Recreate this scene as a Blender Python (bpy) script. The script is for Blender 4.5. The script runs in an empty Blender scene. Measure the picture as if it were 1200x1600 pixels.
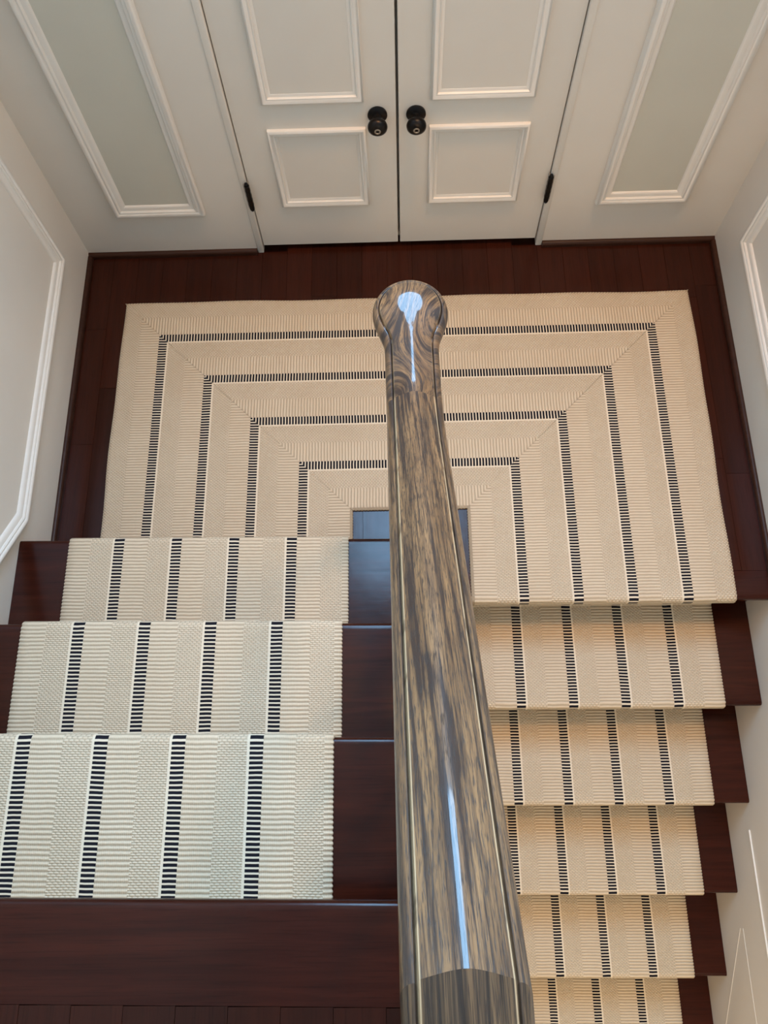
import bpy, bmesh, math, random
from mathutils import Matrix, Vector
random.seed(7)
S = bpy.context.scene
COL = S.collection

# ------------------------------------------------------------------ camera
cam_d = bpy.data.cameras.new('camera')
cam = bpy.data.objects.new('camera', cam_d)
COL.objects.link(cam)
RM = ((0.9995735887, 0.0203337892, 0.0209565668),
      (-0.0121164789, 0.9418179417, -0.3359049800),
      (-0.0265674917, 0.3355078265, 0.9416627139))
m4 = Matrix(RM).to_4x4()
m4.translation = Vector((-0.01054, -1.60143, 2.08335))
cam.matrix_world = m4
cam_d.sensor_fit = 'AUTO'
cam_d.sensor_width = 36.0
cam_d.lens = 1275.0 / 1600.0 * 36.0
cam_d.clip_start = 0.02
S.camera = cam

# ------------------------------------------------------------------ world, lights, exposure
world = bpy.data.worlds.new('sky')
S.world = world
world.use_nodes = True
bg = world.node_tree.nodes['Background']
bg.inputs['Color'].default_value = (0.45, 0.68, 1.0, 1)
bg.inputs['Strength'].default_value = 1.0


def area_light(name, loc, rot, sx, sy, power, colour):
    d = bpy.data.lights.new(name, 'AREA')
    d.shape = 'RECTANGLE'
    d.size, d.size_y = sx, sy
    d.energy = power
    d.color = colour
    o = bpy.data.objects.new(name, d)
    COL.objects.link(o)
    o.location = loc
    o.rotation_euler = rot
    return o


# daylight entering through the tall window above the cupboard doors
WIN = (-0.36, 0.36, 1.86, 4.2)
area_light('window_daylight', (0, 0.045, 3.03), (math.radians(-90), 0, 0), 0.64, 2.26, 122, (0.33, 0.64, 1.0))
# warm hall lamp on the ceiling and a warm lamp in the lower hall
area_light('ceiling_lamp', (0.5, -0.9, 4.56), (0, 0, 0), 0.4, 0.4, 17, (1.0, 0.57, 0.26))
area_light('left_wall_fill', (0.88, -0.5, 3.1), (0, math.radians(52), 0), 0.22, 0.22, 14.5, (1.0, 0.58, 0.27))  # unseen fill light added to brighten the left wall
spot_d = bpy.data.lights.new('landing_warm_fill', 'SPOT')  # unseen spot added to warm the landing
spot_d.energy, spot_d.color = 185, (1.0, 0.46, 0.14)
spot_d.spot_size, spot_d.spot_blend, spot_d.shadow_soft_size = math.radians(40), 1.0, 0.14
spot = bpy.data.objects.new('landing_warm_fill', spot_d)
COL.objects.link(spot)
spot.location = (0.35, -0.62, 4.5)
area_light('lower_hall_lamp', (0.5, -3.3, 0.6), (math.radians(25), 0, 0), 0.4, 0.4, 13, (1.0, 0.76, 0.50))

S.view_settings.view_transform = 'Standard'
S.view_settings.look = 'None'
S.view_settings.exposure = 0.2
S.view_settings.gamma = 1.0
S.view_settings.use_curve_mapping = False

# ------------------------------------------------------------------ measures (metres)
H, RUN = 0.1883, 0.2485            # riser, going
XL, XR = -0.952, 0.952             # side walls
YB = -4.4                          # wall behind the viewer
ZC, ZF = 4.6, -8 * 0.1883          # ceiling, lower floor
NU, NL = -0.9905, -1.113           # first nosing of the upper flight, landing nosing of the lower
OV, TH = 0.036, 0.030              # nosing overhang, tread thickness
XM = 0.05                          # edge of the upper flight over the stairwell
WR_ = 0.686                        # runner width
RL, RR = -0.826, 0.853             # outer edges of the runners
shear_u = lambda x, y: y - 0.014 * (x + 0.14)
shear_l = lambda x, y: y - 0.010 * (x - 0.55)

# ------------------------------------------------------------------ helpers


def tag(o, label=None, cat=None, group=None, kind=None):
    if label: o['label'] = label
    if cat: o['category'] = cat
    if group: o['group'] = group
    if kind: o['kind'] = kind
    return o


def link(name, bm, mat, parent=None, smooth=False, sharp=None):
    me = bpy.data.meshes.new(name)
    bmesh.ops.recalc_face_normals(bm, faces=bm.faces)
    bm.to_mesh(me)
    bm.free()
    if mat: me.materials.append(mat)
    if smooth:
        for p in me.polygons: p.use_smooth = True
        me.set_sharp_from_angle(angle=math.radians(sharp or 40))
    o = bpy.data.objects.new(name, me)
    COL.objects.link(o)
    if parent: o.parent = parent
    return o


def empty(name, loc=(0, 0, 0)):
    o = bpy.data.objects.new(name, None)
    COL.objects.link(o)
    o.location = loc
    return o


def box(bm, x0, x1, y0, y1, z0, z1, bev=0, seg=2):
    r = bmesh.ops.create_cube(bm, size=1)
    vs = r['verts']
    for v in vs:
        v.co = Vector(((x0 + x1) / 2 + v.co.x * (x1 - x0), (y0 + y1) / 2 + v.co.y * (y1 - y0), (z0 + z1) / 2 + v.co.z * (z1 - z0)))
    if bev:
        es = list({e for v in vs for e in v.link_edges})
        bmesh.ops.bevel(bm, geom=es, offset=bev, segments=seg, affect='EDGES', profile=0.5)
    return bm


def prism_x(bm, poly, x0, x1, fn=None, bev_ends=0):
    """polygon of (y, z) points extruded along x; fn shears y with x"""
    fn = fn or (lambda x, y: y)
    a = [bm.verts.new((x0, fn(x0, y), z)) for y, z in poly]
    b = [bm.verts.new((x1, fn(x1, y), z)) for y, z in poly]
    n = len(poly)
    for i in range(n):
        bm.faces.new((a[i], a[(i + 1) % n], b[(i + 1) % n], b[i]))
    bm.faces.new(a)
    bm.faces.new(b)
    return bm


def lathe(bm, prof, axis_loc, seg=32, axis='z', cap=True):
    """prof: (r, h) pairs; revolved round the axis through axis_loc"""
    rings = []
    cx, cy, cz = axis_loc
    for r, h in prof:
        ring = []
        for i in range(seg):
            a = 2 * math.pi * i / seg
            c, s = r * math.cos(a), r * math.sin(a)
            ring.append(bm.verts.new((cx + c, cy + s, cz + h) if axis == 'z' else (cx + c, cy - h, cz + s)))
        rings.append(ring)
    for p, q in zip(rings, rings[1:]):
        for i in range(seg):
            bm.faces.new((p[i], p[(i + 1) % seg], q[(i + 1) % seg], q[i]))
    if cap:
        bm.faces.new(rings[0])
        bm.faces.new(rings[-1])
    return bm


def offset_poly(pts, d):
    """inward offset of a polygon (given counter-clockwise), mitred"""
    n = len(pts)
    out = []
    for i in range(n):
        p0, p1, p2 = Vector(pts[i - 1]), Vector(pts[i]), Vector(pts[(i + 1) % n])
        e1, e2 = (p1 - p0).normalized(), (p2 - p1).normalized()
        n1, n2 = Vector((-e1.y, e1.x)), Vector((-e2.y, e2.x))
        b = (n1 + n2)
        b = b / max(1e-6, b.dot(n1))
        out.append(p1 + b * d)
    return out


def moulding(bm, pts, prof, place):
    """closed frame: prof = (inward offset, height) list; place(a, b, h) -> xyz"""
    loops = []
    for off, h in prof:
        loops.append([bm.verts.new(place(p.x, p.y, h)) for p in offset_poly(pts, off)])
    n = len(pts)
    for p, q in zip(loops, loops[1:]):
        for i in range(n):
            bm.faces.new((p[i], p[(i + 1) % n], q[(i + 1) % n], q[i]))
    return bm


WIDE = [(0, 0), (0, .009), (.002, .013), (.006, .0165), (.011, .0175), (.015, .0155), (.0165, .0125), (.021, .0135), (.024, .0115), (.025, .0085), (.034, .0075), (.038, .004), (.040, .001), (.040, 0)]
FINE = [(0, 0), (0, .006), (.002, .0095), (.006, .0115), (.010, .0105), (.0125, .0075), (.014, .0072), (.0165, .0078), (.0185, .0055), (.019, .003), (.025, .0012), (.026, 0)]

# ------------------------------------------------------------------ node helpers


class NT:
    def __init__(self, name):
        self.m = bpy.data.materials.new(name)
        self.m.use_nodes = True
        self.t = self.m.node_tree
        self.b = self.t.nodes['Principled BSDF']

    def node(self, kind, **kw):
        n = self.t.nodes.new(kind)
        for k, v in kw.items(): setattr(n, k, v)
        return n

    def put(self, sock, v):
        if isinstance(v, (int, float)): sock.default_value = v
        elif isinstance(v, (tuple, list)): sock.default_value = v
        else: self.t.links.new(v, sock)

    def mth(self, op, a, b=None, c=None):
        n = self.node('ShaderNodeMath', operation=op)
        for i, v in enumerate((a, b, c)):
            if v is not None: self.put(n.inputs[i], v)
        return n.outputs[0]

    def step(self, x, lo, hi, soft=None):       # 1 inside lo..hi
        s = soft or 1e-5
        return self.mth('MULTIPLY', self.ramp01(x, lo - s, lo + s), self.mth('SUBTRACT', 1.0, self.ramp01(x, hi - s, hi + s)))

    def ramp01(self, x, a, b):
        n = self.node('ShaderNodeMapRange')
        self.put(n.inputs['Value'], x)
        n.inputs['From Min'].default_value = a
        n.inputs['From Max'].default_value = b
        return n.outputs['Result']

    def mix(self, f, a, b, blend='MIX'):
        n = self.node('ShaderNodeMix', data_type='RGBA', blend_type=blend)
        self.put(n.inputs[0], f)
        self.put(n.inputs[6], a)
        self.put(n.inputs[7], b)
        return n.outputs[2]

    def comb(self, x, y, z=0.0):
        n = self.node('ShaderNodeCombineXYZ')
        for i, v in enumerate((x, y, z)): self.put(n.inputs[i], v)
        return n.outputs[0]

    def sep(self, v):
        n = self.node('ShaderNodeSeparateXYZ')
        self.put(n.inputs[0], v)
        return n.outputs

    def noise(self, vec, scale, detail=3, rough=.55, dist=0):
        n = self.node('ShaderNodeTexNoise')
        self.put(n.inputs['Vector'], vec)
        n.inputs['Scale'].default_value = scale
        n.inputs['Detail'].default_value = detail
        n.inputs['Roughness'].default_value = rough
        n.inputs['Distortion'].default_value = dist
        return n.outputs['Fac']

    def bump(self, h, dist, strength=1.0):
        n = self.node('ShaderNodeBump')
        n.inputs['Distance'].default_value = dist
        n.inputs['Strength'].default_value = strength
        self.put(n.inputs['Height'], h)
        self.t.links.new(n.outputs[0], self.b.inputs['Normal'])
        return n

    def set(self, **kw):
        for k, v in kw.items(): self.put(self.b.inputs[k.replace('_', ' ')], v)
        return self.m


def paint(name, col, rough=.42, bumpy=.0004):
    n = NT(name)
    co = n.node('ShaderNodeTexCoord').outputs['Object']
    f = n.noise(co, 3.0, 3)
    g = n.noise(co, 260.0, 2)
    n.bump(g, bumpy, .25)
    c2 = tuple(x * .95 for x in col[:3]) + (1,)
    return n.set(Base_Color=n.mix(n.ramp01(f, .35, .65), tuple(col) + (1,), c2), Roughness=rough)


def dark_wood(name, axis, lo, hi, rough=.24, coat=.0, vary=.5):
    n = NT(name)
    co = n.node('ShaderNodeTexCoord').outputs['Object']
    info = n.node('ShaderNodeObjectInfo').outputs['Random']
    x, y, z = n.sep(co)[:3]
    if axis == 'x': a, b = x, y
    else: a, b = y, x
    sh = n.mth('MULTIPLY', info, 13.7)
    v = n.comb(n.mth('ADD', n.mth('MULTIPLY', a, 3.0), sh), n.mth('ADD', n.mth('MULTIPLY', b, 55.0), sh), n.mth('MULTIPLY', z, 30.0))
    grain = n.noise(v, 1.0, 5, .6, .6)
    v2 = n.comb(n.mth('ADD', n.mth('MULTIPLY', a, 10.0), sh), n.mth('MULTIPLY', b, 420.0), 0.0)
    pores = n.noise(v2, 1.0, 2)
    f = n.ramp01(grain, .25, .75)
    tone = n.mth('ADD', n.mth('MULTIPLY', f, 1 - vary), n.mth('MULTIPLY', info, vary))
    c = n.mix(tone, lo, hi)
    c = n.mix(n.mth('MULTIPLY', n.ramp01(pores, .55, .7), .45), c, tuple(q * .45 for q in lo[:3]) + (1,))
    scuff = n.noise(co, 22.0, 4, .7)
    n.bump(n.mth('ADD', n.noise(co, 9.0, 3), n.mth('MULTIPLY', grain, .2)), .0016, .35)
    return n.set(Base_Color=c, Roughness=n.mth('ADD', rough, n.mth('MULTIPLY', scuff, .08)), Specular_IOR_Level=.19)


def carpet(name, flip):
    """flat-woven runner; UV: u across in metres from the outer edge, v along in metres"""
    n = NT(name)
    uv = n.node('ShaderNodeUVMap').outputs[0]
    u, v, _ = n.sep(uv)[:3]
    jit = n.mth('MULTIPLY', n.mth('SUBTRACT', n.noise(n.comb(n.mth('MULTIPLY', u, 30.0), n.mth('MULTIPLY', v, 9.0)), 1.0, 2), .5), .0022)
    v = n.mth('ADD', v, jit)
    p, per = .141, .0084
    t = n.mth('MODULO', n.mth('ADD', u, 10 * p - .1127), p)
    inner = n.step(u, -1.0, .67)
    black = n.mth('MULTIPLY', n.step(t, 0, .0245), inner)
    if not flip:
        rib, bas, wht = n.step(t, .0245, .083), n.step(t, .083, .1363), n.step(t, .1363, .141)
    else:
        wht, bas, rib = n.step(t, .0245, .0292), n.step(t, .0292, .0825), n.step(t, .0825, .141)
    edge = n.mth('SUBTRACT', 1.0, inner)
    wht = n.mth('MULTIPLY', wht, inner)
    rib = n.mth('MAXIMUM', rib, edge) if not flip else rib
    bas = n.mth('MULTIPLY', bas, inner)
    ph = n.mth('FRACT', n.mth('DIVIDE', v, per))
    dash = n.step(ph, .0, .63, .05)
    rh = n.mth('ABSOLUTE', n.mth('SINE', n.mth('MULTIPLY', ph, math.pi)))
    row = n.mth('FLOOR', n.mth('DIVIDE', v, per / 2))
    odd = n.mth('MULTIPLY', n.mth('MODULO', n.mth('ADD', row, 1000.0), 2.0), .5)
    bu = n.mth('ABSOLUTE', n.mth('SINE', n.mth('MULTIPLY', n.mth('ADD', n.mth('DIVIDE', u, .0096), odd), math.pi)))
    bv = n.mth('ABSOLUTE', n.mth('SINE', n.mth('MULTIPLY', n.mth('DIVIDE', v, per / 2), math.pi)))
    bh = n.mth('MULTIPLY', n.mth('POWER', bu, 1.1), n.mth('POWER', bv, .8))
    ply = n.mth('ABSOLUTE', n.mth('SINE', n.mth('MULTIPLY', n.mth('DIVIDE', u, .0034), math.pi)))
    rh = n.mth('ADD', n.mth('MULTIPLY', n.mth('POWER', rh, 1.6), .85), n.mth('MULTIPLY', ply, .15))
    h = n.mth('ADD', n.mth('ADD', n.mth('MULTIPLY', rib, rh), n.mth('MULTIPLY', bas, bh)),
              n.mth('ADD', n.mth('MULTIPLY', black, n.mth('SUBTRACT', 1.0, n.mth('MULTIPLY', dash, .25))), n.mth('MULTIPLY', wht, .55)))
    fuzz = n.noise(uv, 900.0, 3, .7)
    soil = n.noise(uv, 6.0, 4, .6)
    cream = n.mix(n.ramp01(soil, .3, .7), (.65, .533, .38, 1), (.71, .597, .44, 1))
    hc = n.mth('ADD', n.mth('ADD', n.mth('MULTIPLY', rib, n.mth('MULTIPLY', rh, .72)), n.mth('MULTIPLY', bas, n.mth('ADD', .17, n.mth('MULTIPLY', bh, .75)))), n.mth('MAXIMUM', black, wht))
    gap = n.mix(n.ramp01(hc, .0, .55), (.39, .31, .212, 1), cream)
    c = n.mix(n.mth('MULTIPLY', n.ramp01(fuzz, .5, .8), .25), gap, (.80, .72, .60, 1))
    c = n.mix(n.mth('MAXIMUM', wht, n.mth('MULTIPLY', black, n.mth('SUBTRACT', 1.0, dash))), c, (.73, .63, .48, 1))
    c = n.mix(n.mth('MULTIPLY', black, dash), c, (.012, .012, .017, 1))
    n.bump(n.mth('ADD', h, n.mth('MULTIPLY', fuzz, .25)), .0026, .85)
    return n.set(Base_Color=c, Roughness=.95, Specular_IOR_Level=.1)


def oak(name, tan1=(.13, .068, .030, 1), tan2=(.27, .15, .066, 1), dark=(.036, .022, .016, 1), coat=.5):
    """grey-brown stained oak with worn tan streaks; UV: u across, v along the rail in metres"""
    n = NT(name)
    uv = n.node('ShaderNodeUVMap').outputs[0]
    u, v, _ = n.sep(uv)[:3]
    warp = n.noise(n.comb(n.mth('MULTIPLY', u, 24.0), n.mth('MULTIPLY', v, 2.2)), 1.0, 3, .5, .3)
    uu = n.mth('ADD', u, n.mth('MULTIPLY', v, -.03))
    ph = n.mth('ADD', n.mth('MULTIPLY', uu, 130.0), n.mth('MULTIPLY', warp, 26.0))
    ring = n.mth('ADD', n.mth('MULTIPLY', n.mth('SINE', ph), .5), .5)
    long_ = n.noise(n.comb(n.mth('MULTIPLY', uu, 230.0), n.mth('MULTIPLY', v, 4.0)), 1.0, 4, .6, .2)
    fine = n.noise(n.comb(n.mth('MULTIPLY', u, 520.0), n.mth('MULTIPLY', v, 18.0)), 1.0, 4, .65)
    pore = n.noise(n.comb(n.mth('MULTIPLY', u, 1100.0), n.mth('MULTIPLY', v, 60.0)), 1.0, 2, .6)
    blot = n.noise(n.comb(n.mth('MULTIPLY', u, 60.0), n.mth('MULTIPLY', v, 5.0)), 1.0, 3)
    f = n.mth('ADD', n.mth('MULTIPLY', n.mth('POWER', ring, 5.0), .40), n.mth('ADD', n.mth('MULTIPLY', n.ramp01(long_, .44, .62), .62), n.mth('MULTIPLY', n.ramp01(fine, .43, .66), .5)))
    base = n.mix(n.ramp01(blot, .3, .7), tan1, tan2)
    c = n.mix(n.ramp01(f, .1, .8), base, dark)
    c = n.mix(n.mth('MULTIPLY', n.ramp01(pore, .52, .62), .75), c, (.028, .02, .016, 1))
    eu = n.node('ShaderNodeUVMap')
    eu.uv_map = 'edge'
    es_ = n.sep(eu.outputs[0])
    au = n.mth('ABSOLUTE', es_[0])
    worn = n.mth('MULTIPLY', n.step(au, .0262, .0281, .0005), n.ramp01(n.noise(n.comb(0.0, n.mth('MULTIPLY', v, 26.0)), 1.0, 3), .32, .44))
    c = n.mix(n.mth('MULTIPLY', worn, n.mth('SUBTRACT', .8, n.mth('MULTIPLY', es_[1], .6))), c, (.60, .43, .25, 1))
    c = n.mix(n.mth('MULTIPLY', n.step(au, .0284, .0302, .0005), .7), c, (.035, .026, .022, 1))
    n.bump(n.mth('SUBTRACT', n.mth('MULTIPLY', fine, .6), n.ramp01(pore, .56, .68)), .0004, .5)
    return n.set(Base_Color=c, Roughness=.4, Specular_IOR_Level=.2, Coat_Weight=coat, Coat_Roughness=.07)


M_WALL = paint('warm_white_satin_paint', (.75, .70, .62))
M_TRIM = paint('cream_gloss_paint', (.79, .755, .69), .35)
M_INSET = paint('grey_green_panel_paint', (.62, .60, .51), .38)
M_CEIL = paint('ceiling_paint', (.48, .44, .39), .7)
M_PLANK = dark_wood('red_brown_plank', 'y', (.020, .0055, .003, 1), (.044, .010, .005, 1), .16, 0, .45)
M_TREAD = dark_wood('dark_mahogany_tread', 'x', (.019, .0040, .0024, 1), (.050, .0105, .0052, 1), .15, 0, .2)
M_SHOE = dark_wood('dark_shoe_wood', 'x', (.026, .010, .006, 1), (.055, .022, .013, 1), .35, .2, .3)
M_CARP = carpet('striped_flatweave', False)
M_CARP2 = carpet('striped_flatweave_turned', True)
M_OAK = oak('weathered_oak')
M_OAK_SHADED = oak('shaded_weathered_oak', (.085, .050, .025, 1), (.16, .095, .047, 1), (.024, .016, .011, 1), .25)  # same oak, with the dimmer level rail's shade put into its colour
n = NT('aged_black_bronze')
M_BLACK = n.set(Base_Color=n.mix(n.ramp01(n.noise(n.node('ShaderNodeTexCoord').outputs['Object'], 60.0, 4), .55, .75), (.006, .005, .005, 1), (.03, .017, .010, 1)), Roughness=.32, Metallic=.6)
n = NT('worn_brass_keyhole')
M_BRASS = n.set(Base_Color=n.mix(n.noise(n.node('ShaderNodeTexCoord').outputs['Object'], 300.0, 3), (.22, .19, .15, 1), (.42, .38, .32, 1)), Roughness=.4, Metallic=.7)
n = NT('dull_steel_hinge')
M_STEEL = n.set(Base_Color=n.mix(n.noise(n.node('ShaderNodeTexCoord').outputs['Object'], 200.0, 3), (.35, .34, .31, 1), (.5, .48, .44, 1)), Roughness=.35, Metallic=.5)
n = NT('window_glass')
M_GLASS = n.set(Base_Color=(1, 1, 1, 1), Roughness=0.0, Transmission_Weight=1.0, IOR=1.02)

# ================================================================== STRUCTURE
# ---- wall with the cupboard doors and the tall window above them
DX, DTOP = 0.432, 1.62              # half width of the door opening incl. casings, its top
wx0, wx1, wz0, wz1 = WIN


def struct(name, bm, mat, parent=None):
    o = link(name, bm, mat, parent)
    if not parent: o['kind'] = 'structure'
    return o


bm = bmesh.new()
box(bm, XL - .15, -.425, -.002, .2, -.3, ZC)
box(bm, .425, XR + .15, -.002, .2, -.3, ZC)
box(bm, -.425, .425, -.002, .2, DTOP, wz0)
box(bm, -.425, .425, -.002, .2, wz1, ZC)
box(bm, -.425, .425, .05, .2, -.3, DTOP)
wall_back = struct('wall_back', bm, M_WALL)
far = lambda a, b, h: (a, -.002 - h, b)
for x0, x1 in ((-.812, -.553), (.556, .815)):
    f = link('panel_moulding', moulding(bmesh.new(), [(x0, .183), (x1, .183), (x1, 1.5), (x0, 1.5)], WIDE, far), M_TRIM, wall_back, True)
    link('inset_panel', box(bmesh.new(), x0 + .039, x1 - .039, -.0032, .004, .222, 1.461), M_INSET, wall_back)
# door casings (slim rounded strips standing on the floor)
for s in (-1, 1):
    bm = bmesh.new()
    xa, xb = sorted((s * .4145, s * .4325))
    box(bm, xa, xb, -.0055, .03, 0.0, DTOP, .0025, 3)
    link('door_casing', bm, M_WALL, wall_back, True)
link('door_casing', box(bmesh.new(), -.4325, .4325, -.014, .03, DTOP, DTOP + .02, .004, 3), M_TRIM, wall_back, True)

# window
win = empty('window_1', (0, 0, wz0))
win['kind'] = 'structure'


def wpart(name, x0, x1, y0, y1, z0, z1, mat):
    return link(name, box(bmesh.new(), x0, x1, y0, y1, z0 - wz0, z1 - wz0, .003 if mat is M_TRIM else 0), mat, win)


wpart('window_frame', wx0, wx0 + .035, .02, .09, wz0, wz1, M_TRIM)
wpart('window_frame', wx1 - .035, wx1, .02, .09, wz0, wz1, M_TRIM)
wpart('window_frame', wx0 + .035, wx1 - .035, .02, .09, wz0, wz0 + .035, M_TRIM)
wpart('window_frame', wx0 + .035, wx1 - .035, .02, .09, wz1 - .035, wz1, M_TRIM)
wpart('window_pane', wx0 + .035, wx1 - .035, .05, .054, wz0 + .035, wz1 - .035, M_GLASS)

# ---- side walls
bm = bmesh.new(); box(bm, XL - .15, XL, YB, 0, ZF - .1, ZC)
wall_left = struct('wall_left', bm, M_WALL)
bm = bmesh.new(); box(bm, XR, XR + .15, YB, 0, ZF - .1, ZC)
wall_right = struct('wall_right', bm, M_WALL)
bm = bmesh.new(); box(bm, XL - .15, XR + .15, YB - .15, YB, ZF - .1, ZC)
struct('wall_front', bm, M_WALL)
bm = bmesh.new(); box(bm, XL - .15, XR + .15, YB - .15, .2, ZC, ZC + .1)
struct('ceiling', bm, M_CEIL)
# panel mouldings of the side walls: level over the landing, then raking with the flights
sl = H / RUN
lw = lambda a, b, h: (XL + h, a, b)
pl = [(-.15, .185), (-.15, 1.45), (-2.9, 1.45 + (2.9 - .935) * sl + .2), (-2.9, .185 + (2.9 - .935) * sl + .0), (-.935, .185)]
pl = [(-.15, 1.45), (-.15, .185), (-.935, .185), (-2.6, .185 + (2.6 - .935) * sl), (-2.6, 1.45 + (2.6 - .935) * sl), (-.935, 1.45)]


def ccw(p):
    a = sum(p[i - 1][0] * p[i][1] - p[i][0] * p[i - 1][1] for i in range(len(p)))
    return p if a > 0 else p[::-1]


link('panel_moulding', moulding(bmesh.new(), ccw(pl), WIDE, lw), M_TRIM, wall_left, True)
rw = lambda a, b, h: (XR - h, a, b)
pr = [(-.15, 1.45), (-.15, .185), (-1.0, .185), (-1.0, 1.45)]
link('panel_moulding', moulding(bmesh.new(), ccw(pr), WIDE, rw), M_TRIM, wall_right, True)

# ---- landing floor: subfloor with planks, shoe mouldings, nosing over the lower flight
bm = bmesh.new()
box(bm, XL, XR, -1.012, .048, -.25, -.018)
box(bm, XM - .005, XR, NL + OV + .023, -1.012, -.25, -.018)
floor = struct('floor', bm, M_PLANK)


def plank(x0, x1, y0, y1, z, parent):
    g = .00015
    bm = bmesh.new()
    r = bmesh.ops.create_cube(bm, size=1)
    lx, ly = (x1 - x0) / 2 - g, (y1 - y0) / 2 - g
    for v_ in r['verts']:
        top = v_.co.z > 0
        q = .00022 if top else 0
        v_.co = Vector((math.copysign(lx - q, v_.co.x), math.copysign(ly - q, v_.co.y), z if top else z - .0175))
    o = link('plank', bm, M_PLANK, parent)
    o.location = ((x0 + x1) / 2, (y0 + y1) / 2, 0)
    return o


NP, PW = 25, (XR - XL) / 25
for i in range(NP):
    x0 = XL + i * PW
    x1 = x0 + PW
    yst = .046 if abs((x0 + x1) / 2) < .36 else -.003
    yend = shear_u((x0 + x1) / 2, NU - OV) + .0015 if x1 < XM else shear_l((x0 + x1) / 2, NL + .075) + .0003
    cuts = [yst, random.uniform(-.15, -.5), random.uniform(-.6, -.85), yend]
    if i % 3 == 1: cuts = [yst, random.uniform(-.3, -.6), yend]
    for a, b in zip(cuts, cuts[1:]): plank(x0, x1, b, a, 0, floor)


def nose_poly(yn, zt, depth, d=-1, th=TH):
    """bullnosed board section: nose at yn pointing along d, top at zt"""
    r = th / 2
    pts = []
    for k in range(13):
        a = math.pi / 2 - math.pi * k / 12
        c, s = math.cos(a), math.sin(a)
        e = .62                                            # squarish rounding
        c = math.copysign(abs(c) ** e, c); s = math.copysign(abs(s) ** e, s)
        pts.append((yn - d * r + d * r * c, zt - r + r * s))
    pts += [(yn - d * depth, zt - th), (yn - d * depth, zt)]
    return pts


link('nosing', prism_x(bmesh.new(), nose_poly(NL, 0, .075), XM + .001, XR - .0005, shear_l), M_TREAD, floor, True)


def shoe(bm, p0, p1, inward, w=.012, h=.019):
    """quarter-round strip along the floor from p0 to p1"""
    p0, p1, q = Vector(p0), Vector(p1), Vector(inward)
    prof = [(0, 0), (0, h)] + [(w * .25 + w * .75 * math.sin(a), h * .45 + h * .55 * math.cos(a)) for a in [math.pi / 2 * k / 6 for k in range(7)]] + [(w, 0)]
    a = [bm.verts.new((p0.x + q.x * d, p0.y + q.y * d, z)) for d, z in prof]
    b = [bm.verts.new((p1.x + q.x * d, p1.y + q.y * d, z)) for d, z in prof]
    k = len(prof)
    for i in range(k): bm.faces.new((a[i], a[(i + 1) % k], b[(i + 1) % k], b[i]))
    bm.faces.new(a); bm.faces.new(b)
    return bm


struct('baseboard_back', shoe(shoe(bmesh.new(), (XL, -.002), (-.4335, -.002), (0, -1)), (.4335, -.002), (XR, -.002), (0, -1)), M_SHOE)
struct('baseboard_left', shoe(bmesh.new(), (XL, -.0145), (XL, -.998), (1, 0)), M_SHOE)
struct('baseboard_right', shoe(bmesh.new(), (XR, -.0145), (XR, -1.112), (-1, 0)), M_SHOE)

# ---- upper floor with its planks
NT_ = NU - 3 * RUN                                         # upper nosing
ZU = 4 * H
bm = bmesh.new()
box(bm, XL, XM - .004, YB, NT_ - .035, ZU - .2, ZU - .018)
floor_upper = struct('floor_upper', bm, M_PLANK)
link('nosing', prism_x(bmesh.new(), nose_poly(NT_, ZU, .138, 1), XL + .0005, XM, shear_u), M_TREAD, floor_upper, True)
nb = NT_ - .138
k = 0
x = XL
while x < XM - .01:
    x1 = min(x + .0755, XM)
    ya = shear_u((x + x1) / 2, nb)
    c1 = ya - random.uniform(.35, .9)
    plank(x, x1, c1, ya - .0005, ZU, floor_upper)
    plank(x, x1, c1 - random.uniform(.6, 1.0), c1, ZU, floor_upper)
    x = x1
# ---- lower floor
bm = bmesh.new(); box(bm, XL, XR, YB, 0, ZF - .1, ZF)
struct('floor_lower', bm, M_PLANK)
# ---- wall between the flights (under the upper flight), stepped along its top
pts = [(NU - OV - .0225, ZF), (NU - OV - .0225, H - TH - .001)]
for i in range(3):
    yb = NU - (i + 1) * RUN - OV - .0225
    pts += [(yb, (i + 1) * H - TH - .001), (yb, (i + 2) * H - TH - .001)]
pts += [(YB, ZU - TH - .001), (YB, ZF)]
struct('wall_middle', prism_x(bmesh.new(), pts, .012, .045), M_WALL)

# ================================================================== DOORS


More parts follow.
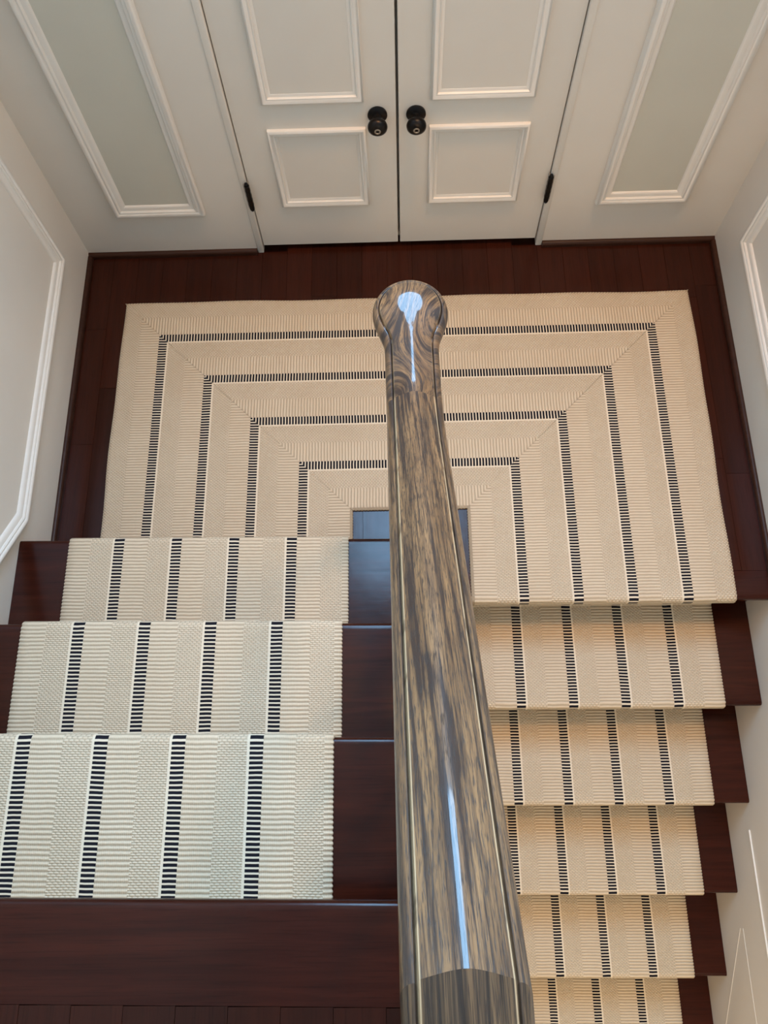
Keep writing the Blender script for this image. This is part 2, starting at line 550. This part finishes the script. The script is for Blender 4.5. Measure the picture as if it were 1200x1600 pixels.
def door(idx, x0, x1, s):
    """one leaf; s = +1 when the knob is at the x1 side"""
    zb = .022
    d = empty('door_%d' % idx, ((x0 + x1) / 2, .005, zb))
    d['kind'] = 'structure'
    ox, oy = d.location.x, .005
    P = lambda a, b, h: (a - ox, -h, b - zb)
    link('leaf', box(bmesh.new(), x0 - ox, x1 - ox, 0, .035, 0, DTOP - .004 - zb, .0012, 1), M_WALL, d)
    ia, ib = (x0 + .082, x1 - .077) if s > 0 else (x0 + .077, x1 - .078)
    link('panel_moulding', moulding(bmesh.new(), [(ia, .196), (ib, .196), (ib, .474), (ia, .474)], FINE, P), M_TRIM, d, True)
    link('panel_moulding', moulding(bmesh.new(), [(ia, .556), (ib, .556), (ib, 1.5), (ia, 1.5)], FINE, P), M_TRIM, d, True)
    kx = (x1 - .046) if s > 0 else (x0 + .043)
    kz = .513
    prof = [(.0, 0), (.0235, 0), (.0245, .003), (.0245, .006), (.020, .009), (.0165, .0105), (.012, .013), (.0105, .020), (.0115, .025), (.017, .029), (.0225, .034), (.0248, .041), (.0235, .048), (.018, .0535), (.010, .0565), (.0, .0572)]
    kb = link('knob', lathe(bmesh.new(), [(max(r, .0004), h) for r, h in prof], (kx - ox, 0, kz - zb), 32, 'y'), M_BLACK, d, True, 35)
    kb['label'] = 'round black knob with pale centre'
    bm = lathe(bmesh.new(), [(.0080, .0545), (.0080, .0578), (.0068, .0585), (.0050, .0585), (.0042, .0572), (.0042, .0560)], (kx - ox, 0, kz - zb), 24, 'y')
    link('keyhole', bm, M_BRASS, kb, True, 30)
    # butt hinge: two leaves and a dark knuckle with ball tips
    hx = x0 if s > 0 else x1
    hz0, hz1 = .205, .297
    hb = bmesh.new()
    lathe(hb, [(.0060, hz0 - zb), (.0072, hz0 + .001 - zb)] + [(.0072, hz1 - .001 - zb), (.0060, hz1 - zb)], (hx - ox - s * .0016, -.0165, 0), 16)
    for q in range(1, 5):
        zq = hz0 - zb + (hz1 - hz0) * q / 5
        lathe(hb, [(.0077, zq - .0014), (.0077, zq + .0014)], (hx - ox - s * .0016, -.0165, 0), 16)
    lathe(hb, [(.001, hz0 - .010 - zb), (.0048, hz0 - .007 - zb), (.0060, hz0 - .003 - zb), (.003, hz0 - zb)], (hx - ox - s * .0016, -.0165, 0), 16)
    lathe(hb, [(.003, hz1 - zb), (.0060, hz1 + .003 - zb), (.0048, hz1 + .007 - zb), (.001, hz1 + .010 - zb)], (hx - ox - s * .0016, -.0165, 0), 16)
    hg = link('hinge', hb, M_BLACK, d, True, 35)
    hl = bmesh.new()
    a, b = sorted((hx - ox - s * .0016, hx - ox - s * .012))
    box(hl, a, b, -.0130, -.0112, hz0 - zb, hz1 - zb, .0004, 1)
    box(hl, *sorted((hx - ox - s * .0003, hx - ox + s * .003)), -.0145, .0, hz0 - zb, hz1 - zb)
    link('hinge_leaf', hl, M_STEEL, hg)
    return d


door(1, -.4125, -.0032, 1)
door(2, .0032, .4125, -1)

# ================================================================== STAIRCASES


def flight(name, label, upper):
    t = empty(name, (0, 0, 0))
    tag(t, label, 'staircase')
    n_ = 3 if upper else 7
    d = 1 if upper else -1
    x0, x1 = (XL + .0005, XM) if upper else (XM + .001, XR - .0005)
    fn = shear_u if upper else shear_l
    for i in range(n_):
        if upper: yn, zt = NU - i * RUN, (i + 1) * H
        else: yn, zt = NL - (i + 1) * RUN, -(i + 1) * H
        link('tread', prism_x(bmesh.new(), nose_poly(yn, zt, RUN + OV + .002, d), x0, x1, fn), M_TREAD, t, True)
    for i in range(n_ + 1):
        if upper: yr, z0, z1 = NU - i * RUN - OV, i * H, (i + 1) * H - TH
        else: yr, z0, z1 = NL - i * RUN + OV, -(i + 1) * H, -i * H - TH
        bm = prism_x(bmesh.new(), [(yr, z0 + .0005), (yr, z1 - .0002), (yr - d * .018, z1 - .0002), (yr - d * .018, z0 + .0005)], x0, x1 - (.004 if upper else 0), fn)
        link('riser', bm, M_TREAD, t)
    return t


flight('staircase', 'dark wood steps rising at the left toward the viewer', True)
flight('staircase', 'dark wood steps descending at the right below the landing', False)

# thin raised strips tracing faint lines on the wall beside the lower flight
bm = bmesh.new(); box(bm, XR - .004, XR + .002, -2.9, -1.685, -.4075, -.4048)
struct('wall_line_1', bm, M_TRIM)
bm = bmesh.new(); box(bm, XR - .001, XR + .002, -2.9, -1.955, -.571, -.566)
struct('wall_line_2', bm, M_WALL)
bm = bmesh.new(); prism_x(bm, [(-1.957, -.586), (-1.957, -.591), (-2.9, -.591 - .943 * .8), (-2.9, -.586 - .943 * .8)], XR - .0012, XR + .002)
struct('wall_line_3', bm, M_WALL)

# ================================================================== CARPET
CT = .006                                                  # carpet thickness


def strip(bm, path, u_of, place, wid, t0=0.0, scallop=True, u_flip=False, cutf=None):
    """woven strip along path [(a, z)]; normals by finite difference; u across 0..wid"""
    uvl = bm.loops.layers.uv.verify()
    P = [Vector(p) for p in path]
    n_ = len(P)
    s = [0.0]
    for a, b in zip(P, P[1:]): s.append(s[-1] + (b - a).length)
    rows = []
    for i in range(n_):
        tn = (P[min(i + 1, n_ - 1)] - P[max(i - 1, 0)]).normalized()
        nr = u_of(tn)
        v_ = s[i] + t0
        w = .0022 * abs(math.sin(math.pi * v_ / .0084)) if scallop else 0
        lo = -.0011 + (.0022 - w)
        cols = [(lo + .0012, 0), (lo, CT * .35), (lo + .0003, CT * .7), (lo + .0018, CT), (.02, CT), (wid * .5, CT), (wid - .02, CT), (wid - lo - .0018, CT), (wid - lo - .0003, CT * .7), (wid - lo, CT * .35), (wid - lo - .0012, 0)]
        row = []
        for u, h in cols:
            q = P[i] + nr * h
            row.append((bm.verts.new(place(u, q.x, q.y)), u, v_))
        rows.append(row)
    for a, b in zip(rows, rows[1:]):
        for j in range(len(a) - 1):
            f = bm.faces.new((a[j][0], a[j + 1][0], b[j + 1][0], b[j][0]))
            for lp, (vv, u, v_) in zip(f.loops, (a[j], a[j + 1], b[j + 1], b[j])): lp[uvl].uv = (u, v_)
    bm.faces.new([r[0] for r in rows[0]])
    bm.faces.new([r[0] for r in rows[-1]])
    return bm


def resample(pts, step=.0021):
    out = [Vector(pts[0])]
    for a, b in zip(pts, pts[1:]):
        a, b = Vector(a), Vector(b)
        k_ = max(1, int(round((b - a).length / step)))
        for i in range(1, k_ + 1): out.append(a + (b - a) * i / k_)
    return out


def nose_path(yn, zt, d, th=TH):
    """from the top of a tread round its nose to the underside"""
    r = th / 2 + .0004
    pts = []
    for k in range(15):
        a = math.pi / 2 - math.pi * k / 14
        c, s_ = math.cos(a), math.sin(a)
        c = math.copysign(abs(c) ** .62, c); s_ = math.copysign(abs(s_) ** .62, s_)
        pts.append((yn - d * r + d * r * c + d * .0003, zt - th / 2 + r * s_))
    return pts


G = .0006
# upper flight: starts at the riser under the upper floor, ends at the landing
path = [(NT_ - OV + G, ZU - TH - .004), (NT_ - OV + G, 3 * H + G + .004), (NT_ - OV + .005 + G, 3 * H + G)]
for i in (2, 1, 0):
    yn, zt = NU - i * RUN, (i + 1) * H
    path += nose_path(yn, zt, 1)
    path += [(yn - OV + .010, zt - TH - .0010), (yn - OV + G, zt - TH - .010), (yn - OV + G, i * H + .012 + (.0 if i else .001))]
    if i: path.append((yn - OV + .007, i * H + G))
bm = strip(bmesh.new(), resample(path), lambda t: Vector((-t.y, t.x)), lambda u, y, z: (RL + u, shear_u(RL + u, y), z), WR_)
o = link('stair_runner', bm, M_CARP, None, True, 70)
tag(o, 'cream striped woven runner covering the left ascending steps', 'carpet', 'striped stair runners')

# lower flight: from under the landing nosing down
path = [(NL + OV - G, -TH - .012)]
for i in range(1, 8):
    yn, zt = NL - i * RUN, -i * H
    path += [(yn + RUN + OV - G, zt + .010), (yn + RUN + OV - .008, zt + G)]
    path += nose_path(yn, zt, -1)
    path += [(yn + OV - .010, zt - TH - .0010), (yn + OV - G, zt - TH - .010)]
path.append((NL - 7 * RUN + OV - G, ZF + .008))
# normal must point up / outwards: path runs towards -y, so turn the other way
bm = strip(bmesh.new(), resample(path), lambda t: Vector((t.y, -t.x)), lambda u, y, z: (RR - u, shear_l(RR - u, y), z), WR_)
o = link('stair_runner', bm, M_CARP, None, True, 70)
tag(o, 'cream striped woven runner covering the right descending steps', 'carpet', 'striped stair runners')

# landing: three mitred lengths of the same carpet round the foot of the rail
mat_root = empty('landing_carpet', (0, -.5, 0))
tag(mat_root, 'cream striped woven carpet with mitred corners lying on the landing', 'carpet')
YT, KY = -.180, .985
W2 = WR_
Zc = G


def band(bm, rows_v, lims, to_xy, lowz):
    """flat mitred length: rows along v, u limits per row"""
    uvl = bm.loops.layers.uv.verify()
    rows = []
    US = [0, .00025, .0015, .012, .06, .12, .2, .3, .4, .5, .6, .67, .6845, .68575, WR_]
    for v_ in rows_v:
        a0, b0 = lims(v_)
        w = .0022 * (1 - abs(math.sin(math.pi * v_ / .0084)))
        row = []
        for u in US:
            uc = min(max(u, a0), b0)
            h = CT
            if u == 0: h, uc = 0, max(uc, .0009 + w)
            elif u == WR_: h, uc = 0, min(uc, WR_ - .0009 - w)
            elif u < .0004: h, uc = CT * .5, max(uc, w)
            elif u > .6855: h, uc = CT * .5, min(uc, WR_ - w)
            elif u < .002: uc = max(uc, .0014 + w)
            elif u > .684: uc = min(uc, WR_ - .0014 - w)
            x_, y_, z_ = to_xy(uc, v_, h)
            row.append((bm.verts.new((x_, y_ + .5, z_)), uc, v_))
        rows.append(row)
    for a, b in zip(rows, rows[1:]):
        for j in range(len(a) - 1):
            vs = []
            for q in (a[j], a[j + 1], b[j + 1], b[j]):
                if all((q[0].co - p[0].co).length > 1e-6 for p in vs): vs.append(q)
            if len(vs) < 3: continue
            f = bm.faces.new([q[0] for q in vs])
            for lp, q in zip(f.loops, vs): lp[uvl].uv = (q[1], q[2])
    return bm


def frange(a, b, st):
    k_ = int(math.ceil((b - a) / st))
    return [a + (b - a) * i / k_ for i in range(k_ + 1)]


wob = lambda v_: .0022 * math.sin(v_ * 7.0) + .0012 * math.sin(v_ * 19.0 + 1)
flat = lambda h: Zc + h
Wt = RR - RL
# back length: v along x, u away from the wall; u <= distance to either end
SG = .0006                                                 # half width of the seam
bm = band(bmesh.new(), frange(.001, Wt - .001, .0021), lambda v_: (0, max(.0, min(WR_, v_ - SG, Wt - v_ - SG))),
          lambda u, v_, h: (RL + v_, YT - u * KY + (wob(v_) if u < .1 else 0) * (1 - u / .1 if u < .1 else 0), flat(h)), 0)
link('carpet_length', bm, M_CARP2, mat_root, True, 70)
# left length: v along y from the back edge, u from the outer (left) edge; u <= v
vend = (-YT + NU - OV) and (1.0)
Lv = (YT - (NU - OV + .0015)) / KY
bm = band(bmesh.new(), frange(.001, Lv, .0021), lambda v_: (0, max(0, min(WR_, v_ - SG))),
          lambda u, v_, h: (RL + u + (wob(v_ + 2) * (1 - u / .1) if u < .1 else 0), YT - v_ * KY - .014 * (RL + u + .14) * max(0, v_ - .4) / (Lv - .4), flat(h)), 0)
link('carpet_length', bm, M_CARP2, mat_root, True, 70)
# right length: runs on over the landing nosing
Rv = (YT - (NL + .016)) / KY
tailp = resample(nose_path(NL, 0, -1) + [(NL + OV - .010, -TH - .001), (NL + OV - .004, -TH - .006)])
ta = [Rv]
for a, b in zip(tailp, tailp[1:]): ta.append(ta[-1] + (b - a).length)


def right_xy(u, v_, h):
    x_ = RR - u - (wob(v_ + 4) * (1 - u / .1) if u < .1 else 0)
    if v_ <= Rv: y_, z_ = YT - v_ * KY, Zc + h
    else:
        k_ = min(len(ta) - 1, max(1, next((i for i, q in enumerate(ta) if q >= v_ - 1e-7), len(ta) - 1)))
        a, b = tailp[k_ - 1], tailp[k_]
        f_ = (v_ - ta[k_ - 1]) / (ta[k_] - ta[k_ - 1])
        p = a + (b - a) * f_
        t = (tailp[min(k_ + 1, len(tailp) - 1)] - tailp[max(k_ - 2, 0)]).normalized()
        nr = Vector((t.y, -t.x))
        q = p + nr * h
        y_, z_ = q.x, q.y
    k2 = max(0, min(1, (v_ - .4) / (Rv - .4)))
    return x_, y_ - .010 * (x_ - .55) * k2, z_


bm = band(bmesh.new(), frange(.001, Rv, .0021) + ta[1:], lambda v_: (0, max(0, min(WR_, v_ - SG))), right_xy, 0)
link('carpet_length', bm, M_CARP2, mat_root, True, 70)

# ================================================================== HANDRAIL
S0, S1, SL, SE = .095, .215, .775, 0.0                      # easing start / end along the level run, slope
Y0, Z0 = -.948, 1.088                                       # centre of the round cap, level of its widest line


def zprof(s):                                               # height above Z0 at plan distance s from the cap centre
    if s < S0: return 0.0
    if s < S1: return SL * (s - S0) ** 2 / (2 * (S1 - S0))
    if s < STOP: return SL * (S1 - S0) / 2 + SL * (s - S1)
    return SL * (S1 - S0) / 2 + SL * (STOP - S1)


STOP = .7555                                                 # plan distance at which the rail turns level again


def rail_map(x_, s, h):
    e = .001
    if s < STOP: sl_ = (zprof(s) - zprof(s - e)) / e
    else: sl_ = 0.0
    if abs(s - STOP) < 1e-6: sl_ = SL                  # the joint is cut square to the sloping length
    ln = math.hypot(1, sl_)
    k_ = h / ln
    # normal of the path (runs toward -y while rising)
    return (x_ + .008 + .013 * max(0, s) / .75, Y0 - s + sl_ * k_, Z0 + zprof(s) + k_)


rail = empty('stair_railing', (.01, Y0, 0))
tag(rail, 'weathered grey-brown oak handrail with round end cap above the stairs', 'handrail')
RO = Vector((.01, Y0, 0))
HW = .038


def crown(d):                                               # height of the top at distance d in from the widest line
    if d < .0085:
        q = d / .0085
        return -.006 + .0165 * math.sqrt(max(0, 1 - (1 - q) ** 2))
    if d < .0098: return .0105 - .0030 * (d - .0085) / .0013
    if d < .0112: return .0075 + .0066 * (d - .0098) / .0014
    q = min(1, (d - .0112) / (.038 - .0112))
    x_ = (1 - q) * .0268
    return .0141 + .0112 * (1 - (math.hypot(x_, .011) - .011) / (math.hypot(.0268, .011) - .011))


DS = [0, .0003, .0010, .0022, .0036, .0054, .0072, .0085, .0092, .0098, .0105, .0112, .013, .016, .019, .022, .025, .028, .031, .034, .036, .037, .038]
UNDER = [(.0006, -.012), (.0024, -.019), (.0046, -.0235), (.0062, -.0245), (.0068, -.030), (.0105, -.0335), (.0140, -.036), (.0145, -.044), (.018, -.046)]


def half_prof():
    pr_ = [(HW - d, crown(d)) for d in DS]                  # from the widest line to the ridge
    un = [(HW - d, h) for d, h in UNDER]
    return un[::-1] + pr_


def sweep(name, stations, lab=None, mat=None):
    hp = half_prof()
    full = [(-a, b) for a, b in hp] + [(a, b) for a, b in hp[::-1][1:]]
    bm = bmesh.new()
    uvl = bm.loops.layers.uv.verify()
    uve = bm.loops.layers.uv.new('edge')
    rows = []
    v_ = 0
    last = None
    for s in stations:
        c0 = Vector(rail_map(0, s, 0))
        if last is not None: v_ += (c0 - last).length
        last = c0
        rows.append([(bm.verts.new(Vector(rail_map(a, s, h)) - RO), a, v_) for a, h in full])
    for a, b in zip(rows, rows[1:]):
        for j in range(len(a) - 1):
            f = bm.faces.new((a[j][0], a[j + 1][0], b[j + 1][0], b[j][0]))
            for lp, q in zip(f.loops, (a[j], a[j + 1], b[j + 1], b[j])): lp[uvl].uv, lp[uve].uv = (q[1], q[2] + stations[0] * 3), (q[1], 0)
        f = bm.faces.new((a[-1][0], a[0][0], b[0][0], b[-1][0]))
    for r in (rows[0], rows[-1]): bm.faces.new([q[0] for q in r])
    o = link(name, bm, mat or M_OAK, rail, True, 32)
    if lab: o['label'] = lab
    return o


JN = .150
sweep('rail', frange(JN, S1, .006) + frange(S1, STOP, .03)[1:], 'sloping length of oak rail')
sweep('rail', [STOP, STOP + .02] + frange(STOP + .04, 2.3, .1), 'level length of oak rail, shade put into its colour', M_OAK_SHADED)

# round cap with neck: offset contours of a plan outline (circle blended into the rail width)
RC = .0535


def sdf(x_, s):
    a = RC - math.hypot(x_, s)                              # inside the circle
    b = min(HW - abs(x_), s + .002) if s > -.01 else -1      # inside the rail strip
    k_ = .018
    h_ = max(k_ - abs(a - b), 0) / k_
    return max(a, b) + h_ * h_ * k_ * .25


def grad(x_, s, e=2e-4):
    g = Vector((sdf(x_ + e, s) - sdf(x_ - e, s), sdf(x_, s + e) - sdf(x_, s - e))) / (2 * e)
    return g.normalized() if g.length > 1e-4 else Vector((0, 0))


outl = []
for i in range(41):                                          # half outline: x >= 0, from the far tip back to the joint
    a = math.radians(-90 + i * 3.1)
    p = Vector((RC * math.cos(a), RC * math.sin(a)))
    outl.append(p)
outl = [p for p in outl if p.y < .018]
for s in frange(.020, JN, .005):
    x_ = HW if s > .07 else .056
    outl.append(Vector((x_, s)))
for i, p in enumerate(outl):                                 # project onto the outline
    q = p.copy()
    for _ in range(25):
        g = grad(q.x, q.y)
        if p.y >= .018: q.x -= sdf(q.x, q.y) / max(.25, abs(g.x)) * (1 if g.x > 0 else -1) * .7
        else: q -= g * sdf(q.x, q.y)
    outl[i] = q
bm = bmesh.new()
uvl = bm.loops.layers.uv.verify()
uve = bm.loops.layers.uv.new('edge')
top = []
for p in outl:
    q = p.copy()
    col = [(q.copy(), -.006, 0.0)]
    d_done = 0
    stop = False
    for d in DS[1:] + [.042, .047, .0535]:
        if not stop:
            nst = max(1, int((d - d_done) / .0006))
            for _ in range(nst):
                g = grad(q.x, q.y)
                if p.y >= .1: g = Vector((-1, 0))
                q2 = q + g * ((d - d_done) / nst)
                if q2.x <= 0:
                    q2.x = 0; stop = True
                q = q2
                if stop: break
            d_done = d
        dq = min(max(sdf(max(q.x, 0), q.y), 0), .0535)
        col.append((Vector((max(q.x, 0) if not stop else 0, q.y)), crown(dq), dq))
    under = []
    for d, h in UNDER:
        g = grad(p.x, p.y) if p.y < .1 else Vector((-1, 0))
        under.append((p + g * d, h, d))
    top.append(under[::-1] + col)
for sgn in (1, -1):
    rows = []
    for col in top:
        rows.append([(bm.verts.new(Vector(rail_map(sgn * c.x, c.y, h)) - RO), sgn * c.x, c.y, HW - d_) for c, h, d_ in col])
    for a, b in zip(rows, rows[1:]):
        for j in range(len(a) - 1):
            vs = []
            for q in (a[j], a[j + 1], b[j + 1], b[j]):
                if all((q[0].co - p[0].co).length > 1e-6 for p in vs): vs.append(q)
            if len(vs) < 3: continue
            f = bm.faces.new([q[0] for q in vs])
            for lp, q in zip(f.loops, vs): lp[uvl].uv, lp[uve].uv = (q[1] * .7 + .013 * math.sin(q[2] * 34 + q[1] * 25) + .006 * math.sin(q[1] * 90), q[2] * 1.6 + 5.3), (q[3], 1)
bmesh.ops.remove_doubles(bm, verts=bm.verts, dist=2e-5)
es = [e for e in bm.edges if len(e.link_faces) == 1]
bmesh.ops.holes_fill(bm, edges=es, sides=0)
o = link('rail_cap', bm, M_OAK, rail, True, 32)
o['label'] = 'round oak cap ending the rail'
# newel post and balusters stand below the rail
bm = bmesh.new()
cx = 0.008 - RO.x
zt = Z0 - .046
box(bm, cx - .03, cx + .03, -.03, .03, .0005, .25, .003)
lathe(bm, [(.029, .25), (.029, .262), (.022, .27), (.027, .285), (.022, .30), (.019, .32), (.026, .42), (.027, .48), (.022, .70), (.018, .92), (.022, .93), (.018, .945), (.02, .98), (.024, zt)], (cx, 0, 0), 24)
link('newel_post', bm, M_OAK, rail, True)
for i, s in enumerate(frange(.33 - .125, .70, .125)[1:] + frange(.86, 1.9, .13)):
    y_ = Y0 - s
    n_i = int((NU - y_) // RUN) + 1 if y_ > NT_ else 4
    zb = min(n_i, 4) * H
    xx = .008 + .013 * s / .75 - RO.x
    zt = Z0 + zprof(s) - .046 * (1.25 if s < STOP else 1) - RO.z + .004
    bm = bmesh.new()
    L = zt - zb
    lathe(bm, [(.014, zb + .0005), (.014, zb + .14), (.010, zb + .15), (.014, zb + .17), (.009, zb + .19), (.014, zb + .30), (.012, zb + .45), (.008, zb + L * .9), (.008, zt)], (xx, -s, 0), 12)
    link('baluster', bm, M_TRIM, rail, True)
